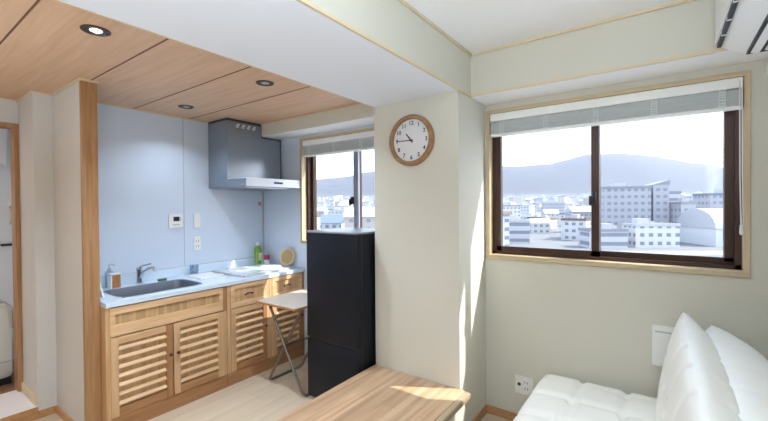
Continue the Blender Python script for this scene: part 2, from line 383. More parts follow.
# ------------------------------------------------------------------ low wooden bench in front of the pillar
t = thing('low_bench', (-1.29, 1.2, 0), 'low wooden platform bench with plank top in front of the beige pillar', 'bench')
B().box(-1.646, -.962, .25, 2.160, .300, .331, bev=.002).build('top', M['bench'], t)
B().box(-.962, -.926, .25, 2.160, .292, .330, bev=.008).build('edge_strip', M['benchedge'], t, smooth=True)
B().box(-1.62, -.965, .27, 2.160, .001, .299).build('base', M['beige'], t)

# ------------------------------------------------------------------ kitchen counter
XC = -2.849; CT = .82
def louvre_door(t, y0, y1, z0, z1, knob_side, nsl, ml='cablz', mr='cablz'):
    s = .045
    dm = B().box(XC-.006, XC-.002, y0+.01, y1-.01, z0+.01, z1-.01).build('door', M['caback'], t)
    B().box(XC-.006, XC+.014, y0, y0+s, z0, z1, bev=.002).build('stile', M[ml], dm)
    B().box(XC-.006, XC+.014, y1-s, y1, z0, z1, bev=.002).build('stile', M[mr], dm)
    B().box(XC-.005, XC+.013, y0+s, y1-s, z1-.045, z1, bev=.002).build('rail', M['cabl'], dm)
    B().box(XC-.005, XC+.013, y0+s, y1-s, z0, z0+.055, bev=.002).build('rail', M['caborgy'] if ml != 'cablz' or mr != 'cablz' else M['cabl'], dm)
    H = (z1-.045)-(z0+.055)
    for i in range(nsl):
        z = z0+.055+H*(i+.40)/nsl
        b = B(); b.prism([(XC-.002, z+.014), (XC+.001, z+.015), (XC+.016, z+.000), (XC+.016, z-.008), (XC+.010, z-.008)], 'y', y0+s-.001, y1-s+.001)
        b.build('louvre', M['cabl'], dm)
    ky = y0+.022 if knob_side < 0 else y1-.022
    B().lathe([(.004, 0), (.005, .010), (.011, .016), (.011, .024), (.004, .028), (0, .0285)], (XC+.014, ky, .41), (1, 0, 0), 16).build('knob', M['knob'], dm, smooth=True)
def drawer(t, y0, y1, z0, z1):
    d = B().box(XC-.004, XC+.012, y0, y1, z0, z0+.04, bev=.002).box(XC-.004, XC+.012, y0, y1, z1-.035, z1, bev=.002).box(XC-.004, XC+.012, y0, y0+.035, z0+.04, z1-.035).box(XC-.004, XC+.012, y1-.035, y1, z0+.04, z1-.035).build('drawer', M['cabl'], t)
    B().box(XC-.004, XC, y0+.03, y1-.03, z0+.03, z1-.03).build('drawer_panel', M['cablz'], d)
    yc = (y0+y1)/2; z = (z0+z1)/2+.005
    B().tube([(XC+.0, yc-.035, z-.012), (XC+.016, yc-.03, z), (XC+.024, yc, z+.006), (XC+.016, yc+.03, z), (XC+.0, yc+.035, z-.012)], .0055, 8).build('handle', M['knob'], d, smooth=True)
# sink unit
t = thing('sink_cabinet', ((XK+XC)/2, 1.335, 0), 'wide wooden sink cabinet with plain front panel above two louvred doors', 'cabinet')
B().box(XK+.02, XC-.008, .932, .948, .0, CT-.002).box(XK+.02, XC-.008, 1.746, 1.764, .0, CT-.002).box(XK+.02, XC-.008, .948, 1.746, .09, .108).box(XK+.02, XK+.03, .948, 1.746, .108, CT-.002).build('carcass', M['cablz'], t)
B().box(XC-.008, XC+.006, .932, .957, .0, CT-.002).build('stile', M['cablz'], t)
B().box(XC-.008, XC+.006, 1.732, 1.764, .105, .617).build('stile', M['cablz'], t)
B().box(XC-.008, XC+.006, 1.732, 1.764, .617, CT-.002).build('upper_stile', M['caborg'], t)
B().box(XC-.008, XC+.006, .953, 1.764, .0, .105).build('plinth', M['caborgy'], t)
f = B().box(XC-.006, XC+.012, .955, 1.73, .628, .700, bev=.002).box(XC-.006, XC+.012, .955, 1.73, .768, .812, bev=.002).box(XC-.006, XC+.012, .955, .985, .700, .768).box(XC-.006, XC+.012, 1.70, 1.73, .700, .768).build('front_panel', M['cabl'], t)
B().box(XC-.006, XC, .98, 1.705, .665, .775).build('panel_boards', M['caback'], f)
louvre_door(t, .955, 1.338, .108, .62, 1, 7, 'cablz', 'caborg')
louvre_door(t, 1.346, 1.729, .108, .62, -1, 7, 'cabmid', 'cablz')
# two drawer units
for (y0, y1, lab) in ((1.768, 2.176, 'middle narrow kitchen cabinet with drawer over louvred door, next to the sink cabinet'), (2.180, 2.588, 'last narrow kitchen cabinet under the stove end, partly behind the folding table')):
    t = thing('drawer_cabinet', ((XK+XC)/2, (y0+y1)/2, 0), lab, 'cabinet', 'narrow kitchen cabinets with drawer')
    B().box(XK+.02, XC-.008, y0, y1, .0, CT-.002).build('carcass', M['cablz'], t)
    B().box(XC-.008, XC+.006, y0, y0+.028, .105, CT-.002).build('stile', M['cablz'], t)
    B().box(XC-.008, XC+.006, y1-.024, y1, .105, CT-.002).build('stile', M['cabmid'] if y0 < 2 else M['caborg'], t)
    B().box(XC-.008, XC+.006, y0, y1, .0, .105).build('plinth', M['caborgy'], t)
    drawer(t, y0+.030, y1-.026, .625, .812)
    louvre_door(t, y0+.030, y1-.026, .108, .618, 1, 7, 'cabmid', 'caborg')
# worktop with sink cut out
SX0, SX1, SY0, SY1 = -3.29, -2.925, 1.06, 1.62
t = thing('worktop', ((XK-2.83)/2, 1.75, CT), 'pale glossy kitchen worktop running along the blue wall with upstand', 'worktop')
b = B(); x0, x1, y0, y1, z0, z1 = XK+.001, -2.832, .932, 2.590, CT, .850
b.box(x0, SX0, y0, y1, z0, z1).box(SX1, x1, y0, y1, z0, z1).box(SX0, SX1, y0, SY0, z0, z1).box(SX0, SX1, SY1, y1, z0, z1)
b.build('slab', M['counter'], t)
B().box(x0, x0+.018, y0, y1, z1, .925, bev=.004).build('upstand', M['counter'], t)
B().box(x0, x0+.003, y0, y1, .925, .929).build('upstand_joint', M['plasticg'], t)
# basin: rounded rectangular bowl
def rrect(x0, x1, y0, y1, r, n=6):
    P = []
    for cx, cy, a in ((x1-r, y1-r, 0), (x0+r, y1-r, PI/2), (x0+r, y0+r, PI), (x1-r, y0+r, 1.5*PI)):
        for i in range(n+1): P.append((cx+r*math.cos(a+i*PI/2/n), cy+r*math.sin(a+i*PI/2/n)))
    return P
t = thing('sink_basin', ((SX0+SX1)/2, (SY0+SY1)/2, .70), 'dark stainless steel sink basin set into the pale worktop', 'sink')
b = B(); rings = []
for (ins, r, z) in ((-.012, .075, .8515), (.006, .065, .8525), (.012, .06, .845), (.018, .06, .72), (.05, .05, .70), (.17, .02, .698)):
    rings.append([b.bm.verts.new((p[0], p[1], z)) for p in rrect(SX0+ins, SX1-ins, SY0+ins, SY1-ins, r)])
for p, q in zip(rings, rings[1:]):
    for i in range(len(p)): b.bm.faces.new((p[i], p[(i+1) % len(p)], q[(i+1) % len(p)], q[i]))
b.bm.faces.new(rings[-1]); bo = b.build('bowl', M['steeld'], t, smooth=True)
B().lathe([(0, .004), (.03, .004), (.042, .002), (.045, 0)], ((SX0+SX1)/2, 1.55, .698), n=24).build('drain', M['steel'], t, smooth=True)
# tap
t = thing('kitchen_tap', (-3.375, 1.34, .85), 'chrome single lever kitchen tap behind the sink basin', 'tap')
B().lathe([(.026, 0), (.026, .006), (.02, .012), (.018, .05), (.019, .095), (.021, .10), (.02, .125), (.0, .13)], (-3.375, 1.34, .851), n=24).build('body', M['chrome'], t, smooth=True)
B().tube([(-3.365, 1.345, .90), (-3.33, 1.355, .945), (-3.28, 1.37, .975), (-3.245, 1.385, .982), (-3.225, 1.39, .972), (-3.222, 1.392, .952)], .011, 12).build('spout', M['chrome'], t, smooth=True)
B().tube([(-3.375, 1.34, .975), (-3.36, 1.35, .99), (-3.31, 1.40, 1.005)], .007, 10).build('lever', M['chrome'], t, smooth=True)
# soap dispenser
t = thing('soap_dispenser', (-3.35, 1.165, .85), 'wooden block soap dispenser with white sides at the left end of the sink', 'dispenser')
B().box(-3.385, -3.325, 1.135, 1.193, .8505, .950, bev=.003).build('block', M['woodbox'], t)
B().box(-3.388, -3.322, 1.126, 1.135, .8505, .956).box(-3.388, -3.322, 1.126, 1.196, .950, .958).build('sleeve', M['plastic'], t)
t = thing('pump_bottle', (-3.41, 1.16, .85), 'clear pump bottle standing behind the wooden dispenser', 'bottle')
B().lathe([(0, 0), (.026, .001), (.028, .01), (.028, .11), (.012, .13), (.012, .14), (0, .141)], (-3.42, 1.15, .8505), n=20).build('bottle_body', M['clear'], t, smooth=True)
B().tube([(-3.42, 1.15, .985), (-3.42, 1.15, 1.02), (-3.40, 1.165, 1.022), (-3.385, 1.175, 1.012)], .005, 8).build('pump', M['plasticg'], t, smooth=True)
b = B(); b.obb((-3.16, .958, .915), .36, .012, .11, Matrix.Rotation(.22, 3, 'X'), .003)
b.build('cutting_board', M['plastic'], label='thin white board leaning at the left end of the worktop beside the post', cat='cutting board')
B().box(-3.335, -3.305, 1.455, 1.52, .8535, .870, bev=.005).build('dish_sponge', M['sponge'], smooth=True, label='dark green sponge lying by the tap at the back of the sink', cat='sponge')
# draining mat and bowls
B().box(-3.36, -3.11, 1.70, 1.92, .8505, .862, bev=.003).build('draining_tray', M['plastic'], label='flat white tray lying on the worktop right of the sink', cat='tray')
t = thing('glass_bowl', (-3.40, 1.80, .85), 'small grey glass tumbler standing by the wall behind the white tray', 'glass')
B().lathe([(0, 0), (.026, .001), (.034, .01), (.038, .085), (.036, .085), (.031, .012), (0, .01)], (-3.405, 1.80, .8505), n=24).build('bowl', M['clear'], t, smooth=True)
# hob
t = thing('gas_hob', (-3.15, 2.24, .85), 'pale glass hob with two round white plates let into the worktop', 'hob')
B().box(-3.38, -2.93, 1.97, 2.54, .8505, .862, bev=.004).build('glass_top', M['counter'], t)
B().box(-2.93, -2.90, 1.97, 2.54, .8505, .864, bev=.003).build('front_trim', M['plasticg'], t)
B().box(-3.38, -2.93, 1.955, 1.97, .8505, .866, bev=.003).build('side_trim', M['plasticg'], t)
for (x, y) in ((-3.22, 2.13), (-3.10, 2.40)):
    p = B().lathe([(0, .016), (.09, .016), (.10, .013), (.104, .004), (.106, 0)], (x, y, .862), n=40).build('plate', M['plastic'], t, smooth=True)
# bottles & trivet at the corner
t = thing('dish_soap_bottle', (-3.40, 2.50, .85), 'green dish soap bottle with white cap in the worktop corner', 'bottle')
B().lathe([(0, 0), (.030, .001), (.033, .02), (.033, .10), (.038, .15), (.030, .185), (.013, .205)], (-3.40, 2.47, .8505), n=24).build('bottle_body', M['green'], t, smooth=True)
B().lathe([(.014, 0), (.014, .02), (.009, .035), (0, .037)], (-3.40, 2.47, 1.052), n=16).build('cap', M['plastic'], t, smooth=True)
B().box(-3.366, -3.362, 2.455, 2.485, .90, .98).build('bottle_label', M['yellow'], t)
t = thing('spice_jar', (-3.33, 2.52, .85), 'small white jar with red lid beside the green soap bottle', 'jar')
B().lathe([(0, 0), (.024, .001), (.025, .01), (.025, .055), (.02, .06)], (-3.32, 2.52, .8505), n=20).build('jar_body', M['plastic'], t, smooth=True)
B().lathe([(.028, 0), (.029, .01), (.029, .045), (.02, .05), (0, .051)], (-3.32, 2.52, .908), n=20).build('lid', M['red'], t, smooth=True)
t = thing('wicker_trivet', (-3.02, 2.55, .87), 'round woven trivet leaning upright against the wall beside the hob', 'trivet')
ax = Vector((.25, -1, .22)).normalized(); c = Vector((-3.03, 2.545, .865+.088))
q = ax.to_track_quat('Z', 'Y')
b = B(); b.lathe([(0, .004), (.07, .004), (.07, -.004), (0, -.004)], c, ax, 40); b.build('woven_disc', M['wicker'], t)
b = B(); n = 40; 
b.lathe([(.070, .004), (.076, .007), (.086, .005), (.088, 0), (.086, -.005), (.076, -.007), (.070, -.004)], c, ax, 40); b.build('rim', M['wickerd'], t, smooth=True)
b = B()
for ring, rr, k in ((0, .018, 6), (1, .038, 12), (2, .057, 18)):
    for i in range(k):
        a = 2*PI*i/k+ring*.3; p = c+q @ Vector((rr*math.cos(a), rr*math.sin(a), .005)); tt = bmesh.new(); bmesh.ops.create_icosphere(tt, subdivisions=1, radius=.0055)
        for v in tt.verts: v.co += p
        b.join(tt)
b.build('weave_knots', M['seam'], t)
# wall things
t = thing('control_panel', (XK, 1.67, 1.27), 'white wall controller with a dark screen on the blue kitchen wall', 'control panel')
B().box(XK, XK+.018, 1.61, 1.73, 1.275, 1.395, bev=.004).build('casing', M['plastic'], t)
B().box(XK+.0175, XK+.0195, 1.648, 1.700, 1.333, 1.372).build('screen', M['screen'], t)
B().box(XK+.0175, XK+.020, 1.706, 1.714, 1.335, 1.37).box(XK+.0175, XK+.020, 1.64, 1.70, 1.298, 1.306).build('buttons', M['plasticg'], t)
B().box(XK, XK+.010, 1.835, 1.895, 1.262, 1.395, bev=.003).build('light_switch', M['plastic'], label='white switch plate on the blue wall, upper of two narrow plates', cat='switch')
t = thing('wall_socket', (XK, 1.86, 1.12), 'white socket plate on the blue wall below the switch plate', 'socket')
B().box(XK, XK+.010, 1.832, 1.895, 1.058, 1.185, bev=.003).build('plate', M['plastic'], t)
for y in (1.850, 1.872):
    for z in (1.085, 1.135): B().box(XK+.0095, XK+.011, y, y+.003, z, z+.02).build('slot', M['ink'], t)
t = thing('wall_hook', (XK, 2.55, 1.48), 'small pink hook on the kitchen wall under the range hood', 'hook')
B().lathe([(0, .006), (.016, .006), (.02, .003), (.021, 0)], (XK, 2.55, 1.49), (1, 0, 0), 20).build('hook_base', M['pink'], t, smooth=True)
B().tube([(XK+.006, 2.55, 1.485), (XK+.012, 2.55, 1.465), (XK+.022, 2.55, 1.462), (XK+.024, 2.55, 1.475)], .003, 8).build('hook_arm', M['pink'], t, smooth=True)

# ------------------------------------------------------------------ range hood
t = thing('range_hood', (-3.3, 2.30, 1.63), 'grey box range hood under the wooden kitchen ceiling', 'range hood')
HX = -3.16; HY = 1.985
b = B(); b.box(XK, HX, HY, 2.350, 1.705, ZK-.014).box(XK, HX, 2.350, 2.580, 1.705, 2.134)
b.build('upper_box', M['hood'], t)
B().box(XK, HX+.002, HY-.002, 2.352, ZK-.022, ZK-.002).box(HX-.01, HX+.003, 2.350, 2.585, 2.118, 2.134).box(HX-.01, HX+.003, 2.350, 2.356, 2.118, ZK-.01).box(HX-.01, HX+.003, 2.574, 2.584, 1.705, 2.13).build('edge_trim', M['screen'], t)
B().prism([(XK, 1.632), (-2.883, 1.632), (-2.883, 1.700), (HX, 1.706), (XK, 1.706)], 'y', HY, 2.584).build('canopy', M['hood'], t)
f = B().box(-2.884, -2.875, HY, 2.5945, 1.634, 1.702).box(HX, -2.880, HY, 2.584, 1.7, 1.709).build('front_band', M['hoodl'], t)
B().box(-2.876, -2.872, 2.27, 2.37, 1.662, 1.680).build('control_strip', M['screen'], f)
for k in range(4):
    y = 2.075+k*.058
    b = B(); b.box(HX, HX+.002, y, y+.028, 2.185, 2.190).box(HX, HX+.002, y+.004, y+.034, 2.198, 2.203).box(HX, HX+.002, y+.012, y+.038, 2.211, 2.216)
    b.build('vent', M['dial'], t)
B().box(XK+.05, -2.96, HY+.04, 2.54, 1.622, 1.633).build('filter', M['steel'], t)

# ------------------------------------------------------------------ folding table
TX0, TX1, TY0, TY1, TZ = -2.655, -2.178, 1.895, 2.46, .70
t = thing('folding_table', ((TX0+TX1)/2, (TY0+TY1)/2, 0), 'small folding table with pale top and crossed metal legs beside the fridge', 'table')
top = B().prism(rrect(TX0+.003, TX1-.003, TY0+.003, TY1-.003, .02), 'z', TZ-.015, TZ).build('tabletop', M['tabtop'], t)
b = B(); pr_ = rrect(TX0, TX1, TY0, TY1, .022); pi_ = rrect(TX0+.003, TX1-.003, TY0+.003, TY1-.003, .02)
vo = [[b.bm.verts.new((p[0], p[1], z)) for p in pr_] for z in (TZ-.017, TZ-.002)]; vi = [[b.bm.verts.new((p[0], p[1], z)) for p in pi_] for z in (TZ-.017, TZ-.002)]
n = len(pr_)
for i in range(n):
    j = (i+1) % n
    b.bm.faces.new((vo[0][i], vo[0][j], vo[1][j], vo[1][i])); b.bm.faces.new((vo[1][i], vo[1][j], vi[1][j], vi[1][i])); b.bm.faces.new((vo[0][i], vo[0][j], vi[0][j], vi[0][i])); b.bm.faces.new((vi[0][i], vi[0][j], vi[1][j], vi[1][i]))
b.build('edge_band', M['tabedge'], top)
def uframe(xt, xb, ya, yb, name):
    r = .011; pts = [(xt, ya, TZ-.03)]
    pts += [(xt+(xb-xt)*k, ya, TZ-.03+(r-TZ+.03)*k) for k in (.3, .6, .9)]
    pts += [(xt+(xb-xt)*.965, ya+.004, .03), (xb, ya+.03, r+.001)]
    pts += [(xb, (ya+yb)/2, r+.001), (xb, yb-.03, r+.001), (xt+(xb-xt)*.965, yb-.004, .03)]
    pts += [(xt+(xb-xt)*k, yb, TZ-.03+(r-TZ+.03)*k) for k in (.9, .6, .3)]+[(xt, yb, TZ-.03)]
    return B().tube(pts, r, 12).build(name, M['tube'], t, smooth=True)
uframe(TX0+.06, TX1-.015, 1.985, 2.40, 'leg_frame')
uframe(TX1-.05, TX0+.01, 2.012, 2.373, 'leg_frame')
B().cyl((-2.40, 1.98, .355), (-2.40, 2.41, .355), .006).build('pivot_rod', M['tube'], t, smooth=True)
B().box(TX0+.05, TX0+.07, 1.96, 2.43, TZ-.03, TZ-.0175).build('rail', M['tube'], t)
B().box(TX1-.06, TX1-.04, 1.96, 2.43, TZ-.03, TZ-.0175).build('rail', M['tube'], t)

# ------------------------------------------------------------------ fridge
FX0, FX1, FY0, FY1 = -2.160, -1.665, 1.995, 2.52
t = thing('refrigerator', ((FX0+FX1)/2, (FY0+FY1)/2, 0), 'black two door refrigerator standing beside the beige pillar', 'refrigerator')
B().box(FX0, FX1, FY0+.06, FY1, .03, 1.255, bev=.006).build('body', M['black'], t, smooth=True)
B().box(FX0+.002, FX1-.002, FY0+.05, FY0+.062, .04, 1.25).build('gasket', M['blackd'], t)
B().box(FX0, FX1, FY0, FY0+.052, .482, 1.262, bev=.008).build('door', M['black'], t, smooth=True)
B().box(FX0, FX1, FY0, FY0+.052, .035, .462, bev=.008).build('door', M['black'], t, smooth=True)
B().box(FX0+.01, FX1-.005, FY0+.012, FY0+.052, .462, .482).build('handle_recess', M['blackd'], t)
B().box(FX0, FX1, FY0-.001, FY1, 1.258, 1.272, bev=.005).build('top_cover', M['greyedge'], t, smooth=True)
for x in (FX0+.05, FX1-.05):
    for y in (FY0+.07, FY1-.06): B().cyl((x, y, 0), (x, y, .032), .018, n=16).build('foot', M['blackd'], t)

# ------------------------------------------------------------------ wall clock
cc = Vector((-1.330, YP, 1.880)); fy = Vector((0, -1, 0))
t = thing('wall_clock', tuple(cc), 'round wooden wall clock with white dial high on the beige pillar', 'clock')
B().lathe([(.138, .004), (.138, .026), (.143, .034), (.152, .036), (.162, .030), (.168, .015), (.168, 0)], cc, fy, 64).build('rim', M['clockw'], t, smooth=True)
B().lathe([(0, .008), (.142, .008)], cc, fy, 48).build('dial', M['dial'], t)
def text(s, size, loc, m, parent, name, bold=.0):
    cu = bpy.data.curves.new('t', 'FONT'); cu.body = s; cu.size = size; cu.align_x = 'CENTER'; cu.align_y = 'CENTER'; cu.extrude = .0004; cu.offset = bold
    o = bpy.data.objects.new('t', cu); COL.objects.link(o); dg = bpy.context.evaluated_depsgraph_get(); dg.update()
    me = bpy.data.meshes.new_from_object(o.evaluated_get(dg)); bpy.data.objects.remove(o)
    me.transform(Matrix.Translation(Vector(loc)) @ Matrix.Rotation(PI/2, 4, 'X')); return me
for k in range(1, 13):
    a = 2*PI*k/12; me = text(str(k), .038, (cc.x+.112*math.sin(a), cc.y-.0095, cc.z+.112*math.cos(a)), None, None, '', .0007)
    b = B(); b.bm.from_mesh(me); b.build('numeral', M['ink'], t)
def hand(ang, L, w, yy, tail=.018):
    a = math.radians(ang); dx, dz = math.sin(a), math.cos(a); px, pz = dz, -dx; b = B()
    P = [(cc.x-dx*tail+px*w/2, cc.z-dz*tail+pz*w/2), (cc.x+dx*L+px*w/3, cc.z+dz*L+pz*w/3), (cc.x+dx*L-px*w/3, cc.z+dz*L-pz*w/3), (cc.x-dx*tail-px*w/2, cc.z-dz*tail-pz*w/2)]
    return b.prism(P, 'y', yy, yy-.0015)
hand(321, .060, .011, cc.y-.013).build('hour_hand', M['ink'], t)
hand(270, .098, .007, cc.y-.016).build('minute_hand', M['ink'], t)
B().cyl((cc.x, cc.y-.008, cc.z), (cc.x, cc.y-.019, cc.z), .007, n=16).build('pivot', M['ink'], t)
B().lathe([(0, .024), (.139, .024)], cc, fy, 48).build('cover_glass', M['glass'], t)

# ------------------------------------------------------------------ socket and box on the window wall
t = thing('wall_outlet', (-.737, YW, .26), 'white square outlet plate low on the window wall left of the sofa', 'outlet')
B().box(-.797, -.677, YW-.009, YW, .200, .318, bev=.003).build('plate', M['plastic'], t)
B().cyl((-.768, YW-.0085, .262), (-.768, YW-.0105, .262), .011, n=16).build('aerial_jack', M['ink'], t)
for z in (.280, .240):
    for x in (-.732, -.716): B().box(x, x+.003, YW-.0105, YW-.0085, z-.008, z+.008).build('socket_hole', M['ink'], t)
t = thing('wall_vent_box', (.03, YW, .56), 'white rectangular box fixed to the window wall just behind the sofa back', 'wall box')
B().box(-.043, .12, YW-.030, YW, .567, .785, bev=.003).build('cover', M['plastic'], t)
B().box(-.030, .11, YW-.0315, YW-.029, .752, .760).build('slot', M['plasticg'], t)

# ------------------------------------------------------------------ ceiling downlights
for k, (x, y, lab) in enumerate(((-2.075, .66, 'lit round recessed ceiling light nearest the beam edge at the left'), (-2.085, 1.583, 'round recessed ceiling light near the middle of the wooden ceiling by the beam'), (-3.07, 1.575, 'small round recessed ceiling light close to the blue kitchen wall'))):
    t = thing('recessed_light', (x, y, ZK), lab, 'ceiling light', 'recessed lights in the wooden ceiling')
    B().lathe([(.057, 0), (.057, -.004), (.052, -.006), (.044, -.004), (.042, .0), (.038, .03)], (x, y, ZK-.001), n=40).build('rim', M['lampmetal'], t, smooth=True)
    B().lathe([(0, -.003), (.03, -.003), (.036, -.0015), (.043, -.0015)], (x, y, ZK-.0005), n=32).build('reflector', M['lampmetal'], t, smooth=True)
    B().lathe([(0, -.010), (.016, -.0085), (.024, -.004), (.025, -.002)], (x+.004, y, ZK-.001), n=24).build('bulb', M['bulb'] if k == 0 else M['bulboff'], t, smooth=True)

# ------------------------------------------------------------------ air conditioner on the right wall
t = thing('air_conditioner', (XR, 1.9, 2.1), 'white wall mounted air conditioner high on the right wall', 'air conditioner')
y0, y1 = 1.55, 2.325
prof = [(XR-.002, 2.112), (.335, 2.106), (.300, 2.112), (.232, 2.150), (.215, 2.163), (.212, 2.180), (.206, 2.39), (.225, 2.402), (XR-.002, 2.405)]
B().prism(prof, 'y', y0, y1).build('casing', M['plastic'], t)
B().box(.196, .208, y0+.002, y1-.001, 2.172, 2.395, bev=.004).build('front_panel', M['plastic'], t)
for k in range(8):
    ya = y1-.025-k*.165
    if ya-.165 > y0:
        B().box(.203, .2175, ya-.147, ya, 2.153, 2.169).build('intake_slot', M['ink'], t)
        B().box(.2025, .2178, ya-.163, ya-.149, 2.1528, 2.1695).build('slot_bridge', M['plastic'], t)
B().box(.300, .452, y0+.04, y1-.025, 2.1005, 2.112).build('outlet_recess', M['ink'], t)
B().prism([(.310, 2.099), (.336, 2.090), (.338, 2.094), (.313, 2.103)], 'y', y0+.05, y1-.045).build('louvre_flap', M['plastic'], t)
B().prism([(.352, 2.097), (.366, 2.092), (.368, 2.096), (.354, 2.102)], 'y', y0+.05, y1-.06).build('louvre_flap', M['plastic'], t)
for k in range(26):
    ya = y1-.06-k*.026
    B().box(.385, .450, ya-.006, ya, 2.093, 2.1).build('guide_vane', M['plasticg'], t)
t = thing('pipe_cover', (.44, 2.5, 2.1), 'rounded white pipe cover next to the air conditioner in the corner', 'pipe cover')
B().prism([(.402, 2.09), (.412, 2.072), (.44, 2.062), (XR-.001, 2.062), (XR-.001, 2.135), (.43, 2.135), (.408, 2.122)], 'y', 2.34, YW-.001).build('cover', M['plastic'], t, smooth=True)

# ------------------------------------------------------------------ sofa
def pillow(name, parent, m, su, sv, T, fn, nu=40, nv=48, pw=4, quilts=None):
    """cushion: u,v in [-1,1], thickness profile, fn maps (u,v,t) to a world point"""
    b = B(); gr = {}
    for side in (1, -1):
        for i in range(nu+1):
            for j in range(nv+1):
                u = -1+2*i/nu; v = -1+2*j/nv
                # cluster samples at the rims
                u = math.sin(u*PI/2)*.5+u*.5; v = math.sin(v*PI/2)*.5+v*.5
                rim = i in (0, nu) or j in (0, nv)
                if rim and side == -1: gr[(side, i, j)] = gr[(1, i, j)]; continue
                h = 0 if rim else T*((1-abs(u)**pw)*(1-abs(v)**pw))**.45
                if quilts and not rim: h -= min(quilts(u, v)*min(1, h/T*1.6), .6*h)*(1 if side == 1 else .3)
                gr[(side, i, j)] = b.bm.verts.new(fn(u, v, side*h))
        for i in range(nu):
            for j in range(nv):
                f = [gr[(side, i, j)], gr[(side, i+1, j)], gr[(side, i+1, j+1)], gr[(side, i, j+1)]]
                if side == -1: f = f[::-1]
                try: b.bm.faces.new(f)
                except ValueError: pass
    o = b.build(name, m, parent, smooth=False)
    for p in o.data.polygons: p.use_smooth = True
    return o
def quilt(nu, nv, d, uo=0, vo=0, w=.16):
    def q(u, v):
        a = abs(math.sin(PI*(u*nu/2+uo))); c = abs(math.sin(PI*(v*nv/2+vo)))
        return d*.45*(math.exp(-(a/.2)**2)+math.exp(-(c/.2)**2))+d*.7*math.exp(-(a*a+c*c)/.08)
    return q
t = thing('sofa', (-.1, 1.8, 0), 'white leather sofa with quilted seat and puffy backrest beside the window wall', 'sofa')
def seatfn(u, v, h):
    x = -.265+u*.335; y = 1.80+v*.745
    z = .362+h+.012*math.sin(v*6)*(1-abs(u))*.4+.03*max(0, -u-.7)*max(0, v)
    return (x, y, z)
pillow('seat_cushion', t, M['leather'], 0, 0, .085, seatfn, pw=8, quilts=quilt(3, 6, .045, .5, .5), nu=50, nv=90)
def backfn(u, v, h):      # u: bottom -> top, v along y, h across
    k = (u+1)/2; x = -.022+.084*k**1.4; z = .36+.56*k; y = 1.80+v*(.72-.03*k)
    return (x-h*(.62 if h > 0 else 2.2)+.028, y, z+h*(.15 if h > 0 else .25)-.018)
pillow('back_cushion', t, M['leather'], 0, 0, .075, backfn, pw=3.2, quilts=quilt(3, 6, .045, .5, .5), nu=44, nv=90)
def back2fn(u, v, h):
    k = (u+1)/2; x = .105+.05*k; z = .30+.565*k; y = 1.78+v*(.70-.02*k)
    return (x-h*(.7 if h > 0 else 1.6)+.045, y, z-h*.05-.005)
pillow('backrest', t, M['leather'], 0, 0, .14, back2fn, pw=3.5, quilts=quilt(3, 6, .045, .5, .5), nu=40, nv=80)
B().box(-.56, .30, 1.08, 2.50, .14, .27, bev=.03).build('base', M['leather'], t, smooth=True)
for x in (-.5, .24):
    for y in (1.16, 2.42): B().cyl((x, y, 0), (x, y, .142), .02, .026, 20).build('leg', M['chrome'], t, smooth=True)

# ------------------------------------------------------------------ town and hills outside
def facade(name, col, su=3.0, sv=3.0, glassc=(.20, .22, .27), dens=.5, hgt=.42):
    m = bpy.data.materials.new(name); m.use_nodes = True; n = m.node_tree; L = n.links.new; b = n.nodes['Principled BSDF']; b.inputs['Roughness'].default_value = .8
    uv = n.nodes.new('ShaderNodeUVMap'); sp = n.nodes.new('ShaderNodeSeparateXYZ'); L(uv.outputs[0], sp.inputs[0])
    def mth(op, a, bb=None, v=None):
        q = n.nodes.new('ShaderNodeMath'); q.operation = op; L(a, q.inputs[0])
        if bb is not None: L(bb, q.inputs[1])
        elif v is not None: q.inputs[1].default_value = v
        return q.outputs[0]
    fu = mth('FRACT', mth('DIVIDE', sp.outputs[0], v=su)); fv = mth('FRACT', mth('DIVIDE', sp.outputs[1], v=sv))
    a = mth('MULTIPLY', mth('GREATER_THAN', fu, v=1-dens), mth('GREATER_THAN', fv, v=.35)); a = mth('MULTIPLY', a, mth('LESS_THAN', fv, v=.35+hgt)); a = mth('MULTIPLY', a, mth('GREATER_THAN', sp.outputs[1], v=0))
    mx = n.nodes.new('ShaderNodeMix'); mx.data_type = 'RGBA'; L(a, mx.inputs[0]); mx.inputs[6].default_value = (*col, 1); mx.inputs[7].default_value = (*glassc, 1)
    L(mx.outputs[2], b.inputs['Base Color']); return m
FM = [facade('facade_white', (.56, .56, .56)), facade('facade_grey', (.36, .36, .39), 2.6, 2.9, dens=.55), facade('facade_cream', (.52, .50, .44), 3.4, 3.0, dens=.4), facade('facade_band', (.46, .47, .50), 40, 3.2, dens=.97), facade('facade_tan', (.42, .37, .33), 3.2, 3.0, dens=.45), facade('facade_posts', (.55, .57, .60), 2.0, 40, dens=.6, hgt=.1)]
RM = [mat('roof_grey', (.24, .25, .27), .8), mat('roof_white', (.42, .43, .45), .6), mat('roof_blue', (.12, .16, .22), .6), mat('roof_brown', (.16, .11, .09), .8)]
ZG = -14.0
